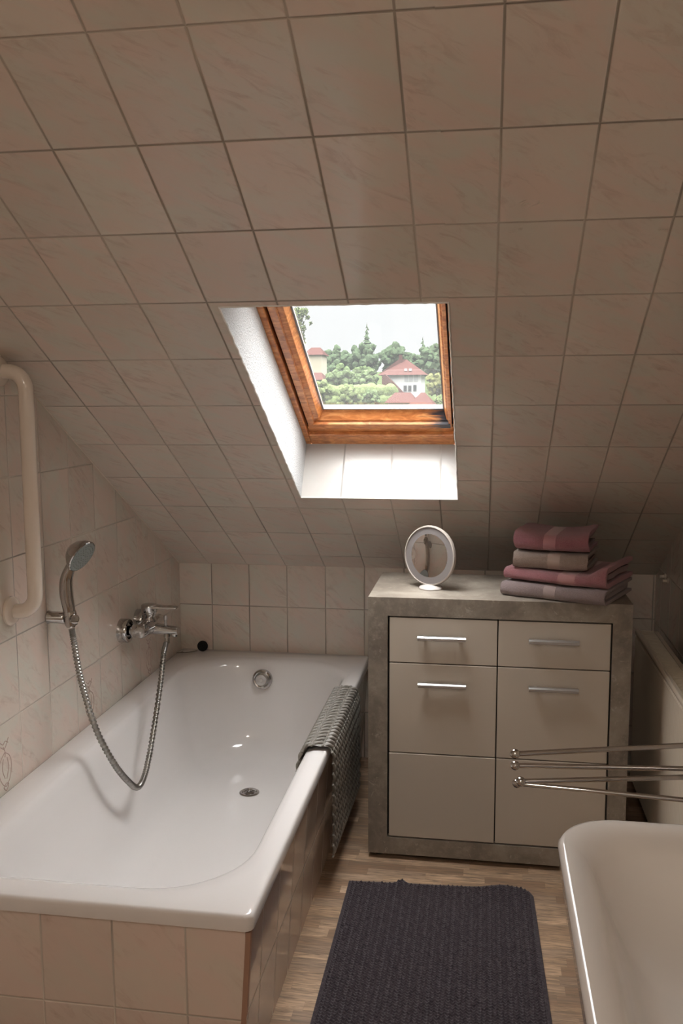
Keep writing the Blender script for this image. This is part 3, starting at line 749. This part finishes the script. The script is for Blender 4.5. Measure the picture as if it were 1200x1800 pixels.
# ------------------------------------------------------------------ washbasin
BZ2 = .75
bs = thing('washbasin', 'white ceramic washbasin on the right wall in the near corner', 'washbasin', (1.55, -2.33, .55))
bm = BM()
def br(x0, y0, y1, r, z, x1=1.784): return [(x, y, z) for x, y in rrect(x0, x1, y0, y1, r, 12, 10)]
BY0, BY1 = -2.62, -1.992
loft(bm, [br(1.40,-2.50,-2.10,.10,.60), br(1.33,-2.56,-2.045,.10,.645), br(1.305,-2.60,-2.012,.095,.685), br(1.286,BY0+.003,BY1-.003,.09,.702),
          br(1.283,BY0,BY1,.090,.735), br(1.282,BY0,BY1,.090,.742), br(1.286,BY0+.004,BY1-.004,.088,.748), br(1.292,BY0+.010,BY1-.010,.084,BZ2),
          br(1.305,BY0+.022,BY1-.024,.078,.7485,1.68), br(1.318,BY0+.036,BY1-.040,.075,.741,1.675), br(1.330,BY0+.05,BY1-.056,.078,.722,1.67),
          br(1.345,BY0+.07,BY1-.078,.080,.69,1.66), br(1.368,BY0+.10,BY1-.11,.085,.65,1.65), br(1.40,BY0+.14,BY1-.15,.08,.622,1.62),
          br(1.45,BY0+.2,BY1-.2,.06,.612,1.58), br(1.49,BY0+.27,BY1-.27,.03,.609,1.55)], cap0=True, cap1=True)
obj('basin', bm, m_ceramic, bs, smooth=True, angle=70)
bm = BM(); lathe(bm, [(.022,0),(.022,.002),(.018,.003),(.010,.001),(0,.001)], (1.52,-2.306,.609), (0,0,1), 30); obj('waste', bm, m_chrome, bs, smooth=True)
bm = BM(); loft(bm, [[(x,y,z) for x,y in rrect(1.42,1.784,-2.44,-2.16,.08,8,6)] for z in (.60,.40)] + [[(x,y,.0) for x,y in rrect(1.46,1.784,-2.40,-2.20,.06,8,6)]], True, True)
obj('pedestal', bm, m_ceramic, bs, smooth=True)

# ------------------------------------------------------------------ rug
GX0, GX1, GY0, GY1 = .805, 1.322, -1.62, -.917
NXr, NYr = 230, 310
bm = BM(); V = []
for j in range(NYr+1):
    row = []
    for i in range(NXr+1):
        u = i/NXr; v = j/NYr
        # outline: left front runs slightly outwards, far edge slightly waved, rounded far right corner
        x = GX0 + (GX1-GX0)*u + .022*(1-v)*u*.9 + .004*(1-v)*(1-u); y = GY0 + (GY1-GY0)*v + .030*u*v
        cr = max(0, u-.94)/.06; cv = max(0, v-.95)/.05
        if cr > 0 and cv > 0: x -= .010*cr*cv; y -= .014*cr*cv
        e = min(u, 1-u)*(GX1-GX0); e2 = min(v, 1-v)*(GY1-GY0); e_ = min(e, e2)
        bx = math.sin(x*2*PI/.0118); by = math.sin(y*2*PI/.0098 + 1.3*math.sin(x*2*PI/.0118/2))
        k = noise.noise(Vector((x*170, y*170, 0)))
        h = .010 + .0018*bx + .0030*by*(.7+.3*bx) + .0026*k + .0015*noise.noise(Vector((x*9, y*9, 3)))
        if e_ < .009: h = .007
        h += .012*math.exp(-((x-.955)/.014)**2)*math.exp(-((y-GY1)/.05)**2) + .010*math.exp(-((x-1.24)/.05)**2)*math.exp(-((y-GY1-.02)/.04)**2)
        row.append(bm.verts.new((x, y, h)))
    V.append(row)
for j in range(NYr):
    for i in range(NXr): bm.faces.new((V[j][i], V[j][i+1], V[j+1][i+1], V[j+1][i]))
edge = [V[0][i] for i in range(NXr+1)] + [V[j][NXr] for j in range(1, NYr+1)] + [V[NYr][i] for i in range(NXr-1, -1, -1)] + [V[j][0] for j in range(NYr-1, 0, -1)]
low = [bm.verts.new((v.co.x, v.co.y, .0006)) for v in edge]
for k in range(len(edge)): bm.faces.new((edge[k], low[k], low[(k+1) % len(edge)], edge[(k+1) % len(edge)]))
def mk_rug():
    t = NT('dark_plum_chenille'); o = t.obj(); n1 = t.noise(o, 130, 3, .7); n2 = t.noise(o, 7, 4)
    c = t.ramp(n1, [(.3, (.014,.010,.012)), (.55, (.044,.033,.037)), (.75, (.09,.072,.077))])
    c = t.mix(t.math('MULTIPLY', n2, .3), c, (.035,.03,.04)); t.set(Base_Color=c, Roughness=1, Sheen_Weight=.25); t.b.inputs['Specular IOR Level'].default_value = .1
    return t.m
rg = obj('rug', bm, mk_rug(), loc=(1.07,-1.27,0), smooth=True, angle=180)
tag(rg, 'dark plum-grey chenille bath rug on the wood-look floor', 'rug')

# ------------------------------------------------------------------ woven mat over the tub rim
def mk_matpath():
    pts = [(.668,.338),(.676,.372),(.684,.398),(.697,.4155),(.718,.4185),(.740,.4180),(.7545,.412),(.7605,.398),(.7625,.370),(.763,.30),(.762,.22),(.762,.15),(.762,.08)]
    return smooth_path([(x, 0, z) for x, z in pts], 24)
MP = mk_matpath(); cum = [0]
for a, b_ in zip(MP, MP[1:]): cum.append(cum[-1] + (b_-a).length)
TOT = cum[-1]
def onpath(s):
    s = max(0, min(TOT, s))
    for i in range(len(cum)-1):
        if cum[i+1] >= s:
            f = (s-cum[i])/max(1e-9, cum[i+1]-cum[i]); p = MP[i].lerp(MP[i+1], f); d = (MP[i+1]-MP[i]).normalized(); return p, Vector((-d.z, 0, d.x))
    return MP[-1], Vector((1,0,0))
def matpt(s, y, h):
    p, nn = onpath(s)
    if s > TOT-1e-6: p = MP[-1]; 
    sag = .03*(y+.95)/.53*max(0, (s-.14))/(TOT-.14)     # the far end hangs a little lower
    q = p + nn*h
    ysh = -.004*math.sin(s*30)
    return Vector((q.x, y + ysh, q.z - sag))
bm = BM(); MY0, MY1 = -.965, -.425; row = 0; PS = .030; PY = .0265
s = .006; rows = []
while s < TOT:
    q = [matpt(s, MY0 + (MY1-MY0)*i/150, .0040 + .0012*math.sin(i*2*PI/150*20)) for i in range(151)]
    tube(bm, q, .0030, 6); rows.append(s); s += PS
for r_i, (s0, s1) in enumerate(zip(rows, rows[1:])):
    ny = int((MY1-MY0)/PY); offy = (PY/2 if r_i % 2 else 0)
    top = .07 < s0 < .155
    for i in range(ny):
        yc = MY0 + PY*(i+.5) + offy*.0 + .002
        # a puffy knot and its slanting links in every mesh
        sc = (s0+s1)/2
        k2 = .30 if s0 < .15 else .16
        q = [matpt(s0, yc - PY*k2, .003), matpt(sc, yc, .0075), matpt(s1, yc + PY*k2, .003)]
        tube(bm, smooth_path(q, 4), [.0030+.0022*math.sin(PI*k_/8) for k_ in range(9)], 8)
        if s0 > .15: continue
        q = [matpt(s0, yc + PY*.34, .0025), matpt(sc, yc + PY*.05, .002), matpt(s1, yc - PY*.34, .0025)]
        tube(bm, smooth_path(q, 4), .0024, 6)
        if top or i % 1 == 0:
            q = [matpt(sc, yc + PY*.42, .003), matpt(sc + PS*.3, yc + PY*.62, .0055)]
            if i < ny-1: tube(bm, q, .0034, 6)
# the close-knit web over the rim
NS, NYm = 60, 260; G = []
for a in range(NS+1):
    s = .030 + (.150-.030)*a/NS; r2 = []
    for b_ in range(NYm+1):
        y = MY0 + .003 + (MY1-MY0-.006)*b_/NYm
        ph = y*2*PI/.0135 + abs(((s-.030)/.060) % 1 - .5)*9
        r2.append(bm.verts.new(matpt(s, y, .0034 + .0024*math.sin(ph))))
    G.append(r2)
for a in range(NS):
    for b_ in range(NYm): bm.faces.new((G[a][b_], G[a][b_+1], G[a+1][b_+1], G[a+1][b_]))
mt = obj('bath_mat', bm, plain('grey_woven_foam', (.19,.172,.148), .42), loc=(.76,-.70,TZ), smooth=True, angle=180)
tag(mt, 'grey openwork woven bath mat draped over the right rim of the bathtub', 'bath mat')

# ------------------------------------------------------------------ smudges on the sloping tiles
m_smudge = plain('white_lime_smudge', (.66,.58,.50), .8)
for (cx, cs, lab, sc) in ((1.245, 1.915, 'whitish scratch-like smudge on the ceiling slope tile, nearest the camera', 1.0), (1.222, 1.849, 'small speckled lime smudge on the slope, right above the tile row over the skylight', .7), (1.482, 1.838, 'tiny white smudge on the slope near the right picture edge', .45)):
    b = BM(); random.seed(int(cx*1000))
    for k in range(9):
        x = cx + random.uniform(-.02,.02)*sc; s = cs + random.uniform(-.006,.008)*sc; a = random.uniform(-.2,.9); L = random.uniform(.002,.009)*sc
        p0 = SL(x-L*math.cos(a), s-L*math.sin(a), -.0007); p1 = SL(x+L*math.cos(a), s+L*math.sin(a), -.0007)
        tube(b, [p0, p0.lerp(p1,.5) + Vector((0,0,0)), p1], [.0003,.0007*max(sc,.7),.0003], 5)
    tag(obj('lime_smudge', b, m_smudge, loc=SL(cx, cs)), lab, 'smudge')

# ------------------------------------------------------------------ outdoors
def hill_z(x, y):
    t = min(1, max(0, (y-18)/85)); z = -7 + 8.2*t*t*(3-2*t)
    return z + max(0, y-105)*.055 + .8*noise.noise(Vector((x*.03, y*.03, 0)))
bm = BM(); nx, ny = 60, 70; V = [[bm.verts.new((-130 + 260*i/nx, 6 + 240*j/ny, hill_z(-130 + 260*i/nx, 6 + 240*j/ny))) for i in range(nx+1)] for j in range(ny+1)]
for j in range(ny):
    for i in range(nx): bm.faces.new((V[j][i], V[j][i+1], V[j+1][i+1], V[j+1][i]))
def mk_foliage(name, a, b):
    t = NT(name); o = t.obj(); c = t.mix(t.noise(o, 1.3, 5, .7), a, b); t.set(Base_Color=c, Roughness=.9)
    t.b.inputs['Specular IOR Level'].default_value = 0
    return t.m
grass = obj('hillside', bm, mk_foliage('meadow', (.02,.028,.011), (.035,.045,.02)), smooth=True, loc=(0,100,0)); grass['kind'] = 'structure'
F = dict(dark=mk_foliage('dark_green_foliage', (.020,.030,.016), (.042,.058,.032)), mid=mk_foliage('mid_green_foliage', (.034,.050,.021), (.062,.080,.038)),
         pale=mk_foliage('pale_green_foliage', (.048,.064,.023), (.082,.098,.045)), yellow=mk_foliage('yellow_green_foliage', (.05,.055,.018), (.08,.08,.034)))
m_bark = plain('bark', (.08,.06,.045), .9)
def tree(name, px, py, rpx, Y, kind, label, squash=1.0, group=None, lumps=9):
    """px, py: where the middle of the crown shows, rpx its half width, at distance Y"""
    c = at(px, py, Y); r = rpx/FPX*(Y - CAM.y); gz = hill_z(c.x, c.y)
    root = thing(name, label, 'tree', (c.x, c.y, gz), group)
    b = BM(); rnd = random.Random(int(px*7+py))
    for k in range(lumps*9):
        d = Vector((rnd.gauss(0,1), rnd.gauss(0,1), rnd.gauss(0,1))).normalized()*rnd.random()**.5
        q = c + Vector((d.x*r*.82, d.y*r*.82, d.z*r*.82*squash)); rr = r*rnd.uniform(.13,.25)
        bmesh.ops.create_icosphere(b, subdivisions=2, radius=rr, matrix=Matrix.Translation(q))
    for v in b.verts:
        dv = v.co - c; v.co += dv.normalized()*noise.noise(v.co*(5/r))*r*.12 + Vector((noise.noise(v.co*(14/r)), 0, noise.noise(v.co*(14/r)+Vector((9,9,9)))))*r*.09
    obj('crown', b, F[kind], root)
    b = BM(); tube(b, [(c.x,c.y,gz-.2),(c.x,c.y,c.z)], [r*.08, r*.04], 8); obj('trunk', b, m_bark, root)
def conifer(name, px, ytop, ybot, rpx, Y, label):
    top = at(px, ytop, Y); bot = at(px, ybot, Y); r = rpx/FPX*(Y - CAM.y); gz = hill_z(top.x, top.y)
    root = thing(name, label, 'tree', (top.x, top.y, gz)); b = BM(); rnd = random.Random(int(px)); n = 13
    for k in range(n):
        t = k/(n-1); z = top.z + (bot.z-top.z)*t; rr = r*(.06 + .94*t**1.25)*rnd.uniform(.75,1.15); m = 9
        ox, oy = rnd.uniform(-.12,.12)*r, rnd.uniform(-.12,.12)*r
        ap = b.verts.new((top.x, top.y, z + (top.z-bot.z)/n*1.5))
        rg_ = [b.verts.new((top.x + ox + rr*(1 + .35*rnd.uniform(-1,1))*math.cos(2*PI*i/m), top.y + oy + rr*math.sin(2*PI*i/m), z - (top.z-bot.z)/n*rnd.uniform(0,.7))) for i in range(m)]
        for i in range(m): b.faces.new((ap, rg_[i], rg_[(i+1) % m]))
        b.faces.new(rg_[::-1])
    obj('crown', b, F['dark'], root)
    b = BM(); tube(b, [(top.x,top.y,gz-.2),(top.x,top.y,top.z)], [r*.10, .01], 8); obj('trunk', b, m_bark, root)
tree('broadleaf_tree', 572, 652, 26, 128, 'dark', 'dark green tree at the left end of the far treeline')
tree('broadleaf_tree', 594, 637, 29, 132, 'dark', 'dark green tree in the far treeline, first left of the tall conifer gap')
tree('broadleaf_tree', 640, 632, 33, 130, 'dark', 'dark round tree in the far treeline under the tall spruce tip')
tree('broadleaf_tree', 690, 634, 32, 134, 'dark', 'dark tree in the far treeline directly behind the house roof')
tree('broadleaf_tree', 722, 640, 22, 152, 'dark', 'dark tree in the far treeline just right of the roof peak')
tree('broadleaf_tree', 762, 634, 34, 128, 'dark', 'dark tree at the right end of the far treeline by the window frame')
conifer('spruce_tree', 645, 571, 618, 13, 150, 'tall dark spruce whose tip rises above the treeline')
conifer('fir_tree', 743, 596, 640, 14, 140, 'small pointed fir breaking the treeline on the right')
tree('broadleaf_tree', 599, 668, 30, 96, 'mid', 'mid green tree in the middle distance at the left of the view')
tree('broadleaf_tree', 640, 668, 28, 100, 'mid', 'mid green tree in the middle distance left of the white house')
tree('broadleaf_tree', 566, 690, 24, 84, 'pale', 'pale green tree low at the left sash of the view')
tree('broadleaf_tree', 612, 698, 26, 80, 'pale', 'pale green bushy tree low in the middle of the view')
tree('broadleaf_tree', 652, 702, 20, 82, 'mid', 'low green bush tree left of the small red roofs')
tree('broadleaf_tree', 768, 676, 23, 86, 'yellow', 'yellowish green tree right of the white house')
tree('broadleaf_tree', 772, 706, 12, 80, 'pale', 'low pale green bush at the bottom right of the view')
# hedge
bm = BM(); rnd = random.Random(3)
a_ = at(545, 690, 90); b_ = at(690, 688, 90)
for k in range(70):
    t = k/69; p = a_.lerp(b_, t); bmesh.ops.create_icosphere(bm, subdivisions=2, radius=rnd.uniform(.5,.75), matrix=Matrix.Translation(p + Vector((0, rnd.uniform(-.4,.4), rnd.uniform(-.3,.25)))))
    bmesh.ops.create_icosphere(bm, subdivisions=2, radius=.8, matrix=Matrix.Translation(p + Vector((0, rnd.uniform(-.4,.4), -1.0))))
tag(obj('hedge', bm, F['pale'], loc=(a_.x, a_.y, hill_z(a_.x, a_.y))), 'long clipped hedge below the trees left of the house', 'hedge')

m_roof = NT('red_clay_roof'); m_roof.set(Base_Color=m_roof.mix(m_roof.noise(m_roof.obj(), 2.2, 5, .7), (.034,.015,.013), (.050,.024,.021)), Roughness=.9); m_roof.b.inputs['Specular IOR Level'].default_value = 0; m_roof = m_roof.m
m_hw = plain('white_render', (.22,.22,.21), .8); m_hwin = plain('dark_window_glass', (.02,.02,.022), .3); m_mut = plain('house_window_frame', (.14,.14,.14), .6)
def house():
    Y = 100; p0 = at(672, 657, Y); p1 = at(742, 657, Y); x0, x1 = p0.x, p1.x; ze = p0.z; zb = at(742, 700, Y).z - 1.2
    pk = at(704, 632, Y+4)
    root = thing('house', 'white house with a red hipped roof on the hillside', 'house', ((x0+x1)/2, Y+3, zb))
    b = BM(); box(b, x0+.15, x1-.15, Y, Y+7, zb, ze); obj('wall', b, m_hw, root)
    b = BM(); e = .5; B = [b.verts.new(p) for p in ((x0-e,Y-e,ze-.15),(x1+e,Y-e,ze-.15),(x1+e,Y+7.5,ze-.15),(x0-e,Y+7.5,ze-.15))]
    zz = ze + 1.75; T = [b.verts.new((pk.x-.1, Y+3.0, zz)), b.verts.new((pk.x+.7, Y+4.2, zz))]
    for f in ((B[0],B[1],T[1],T[0]), (B[1],B[2],T[1]), (B[2],B[3],T[0],T[1]), (B[3],B[0],T[0])): b.faces.new(f)
    b.faces.new(B[::-1]); rf = obj('roof', b, m_roof, root)
    b = BM(); box(b, pk.x-.15, pk.x+.25, Y+3.2, Y+3.6, zz-.5, zz+.5); obj('chimney', b, m_roof, root)
    for px in (713, 721):
        q = at(px, 650, Y+.6); b = BM(); box(b, q.x-.16, q.x+.16, Y+.35, Y+.6, q.z-.12, q.z+.14); obj('roof_window', b, m_mut, root)
    for px, py in ((712,683),(720,683),(729,682),(714,665),(722,665),(731,665)):
        q = at(px, py, Y); b = BM(); box(b, q.x-.22, q.x+.22, Y-.04, Y+.02, q.z-.38, q.z+.38); wdw = obj('window', b, m_mut, root)
        b = BM(); box(b, q.x-.17, q.x+.17, Y-.06, Y-.03, q.z-.32, q.z+.32); obj('pane', b, m_hwin if py > 670 else m_mut, wdw)
    # the low wing whose red roof slopes down to the right
    b = BM(); q0, q1, q2, q3 = at(671,660,Y-1.5), at(677,658,Y-1.5), at(712,694,Y-1.5), at(671,690,Y-1.5)
    vs = [b.verts.new(q) for q in (q0,q1,q2,q3)] + [b.verts.new(q+Vector((0,1.4,0))) for q in (q0,q1,q2,q3)]
    for f in ((0,1,2,3),(7,6,5,4),(0,4,5,1),(1,5,6,2),(2,6,7,3),(3,7,4,0)): b.faces.new([vs[i] for i in f])
    obj('side_wing_roof', b, m_roof, root)
house()
def cottage(px0, px1, pye, pyr, Y, label, wallm=m_hw, ridge=.5):
    a, b2 = at(px0, pye, Y), at(px1, pye, Y); r = at((px0+px1)/2, pyr, Y+2); zb = hill_z(a.x, Y) - .5
    root = thing('house', label, 'house', ((a.x+b2.x)/2, Y+2, zb))
    b = BM(); box(b, a.x+.1, b2.x-.1, Y, Y+4, min(zb, a.z-1), a.z); obj('wall', b, wallm, root)
    b = BM(); vs = [b.verts.new(p) for p in ((a.x-.2,Y-.3,a.z),(b2.x+.2,Y-.3,a.z),(b2.x+.2,Y+4.3,a.z),(a.x-.2,Y+4.3,a.z))]
    w_ = (b2.x-a.x)*ridge/2; cx = (a.x+b2.x)/2; t = [b.verts.new((cx-w_,Y+2,r.z)), b.verts.new((cx+w_,Y+2,r.z))]
    for f in ((vs[0],vs[1],t[1],t[0]),(vs[1],vs[2],t[1]),(vs[2],vs[3],t[0],t[1]),(vs[3],vs[0],t[0])): b.faces.new(f)
    b.faces.new(vs[::-1]); obj('roof', b, m_roof, root)
cottage(680, 728, 708, 690, 74, 'low house with a red roof in front of the white house, foreground middle', ridge=.6)
cottage(722, 758, 712, 690, 66, 'low house with a pinkish gabled roof at the lower right of the view', ridge=.2)
cottage(534, 566, 624, 611, 112, 'pale house with a red roof far left, partly behind the sash', plain('cream_render', (.16,.14,.10), .8), .5)
cottage(540, 566, 668, 655, 95, 'small red-roofed house low at the left behind pale trees', ridge=.5)
# the near tree whose branch reaches in at the left
c0 = at(505, 585, 24); rt = thing('garden_tree', 'light green leafy tree reaching in at the upper left of the window', 'tree', (c0.x, 24, hill_z(c0.x, 24)))
bm = BM(); rnd = random.Random(11)
def leafball(c, r, n):
    for k in range(n):
        d = Vector((rnd.gauss(0,1), rnd.gauss(0,1), rnd.gauss(0,1))).normalized()*rnd.random()**.45*r; p = c + d
        a = Vector((rnd.gauss(0,1), rnd.gauss(0,1), rnd.gauss(0,1))).normalized()*.06; n_ = a.cross(Vector((rnd.gauss(0,1), rnd.gauss(0,1), rnd.gauss(0,1)))).normalized()*.028
        vs = [bm.verts.new(p-a), bm.verts.new(p+n_), bm.verts.new(p+a), bm.verts.new(p-n_)]; bm.faces.new(vs)
for px, py, r, n in ((500,585,.55,900),(522,553,.22,260),(535,548,.12,90),(524,575,.24,300),(528,600,.17,170),(540,558,.06,30),(546,568,.05,16),(515,620,.30,300),(532,590,.06,30),(500,640,.4,400)): leafball(at(px, py, 24), r, n)
obj('foliage', bm, F['pale'], rt)
bm = BM(); tube(bm, [(c0.x-.6,24,hill_z(c0.x,24)-.2),(c0.x-.5,24,c0.z-2),(c0.x-.2,24,c0.z),at(524,570,24)], [.16,.12,.07,.01], 8); obj('trunk', bm, m_bark, rt)
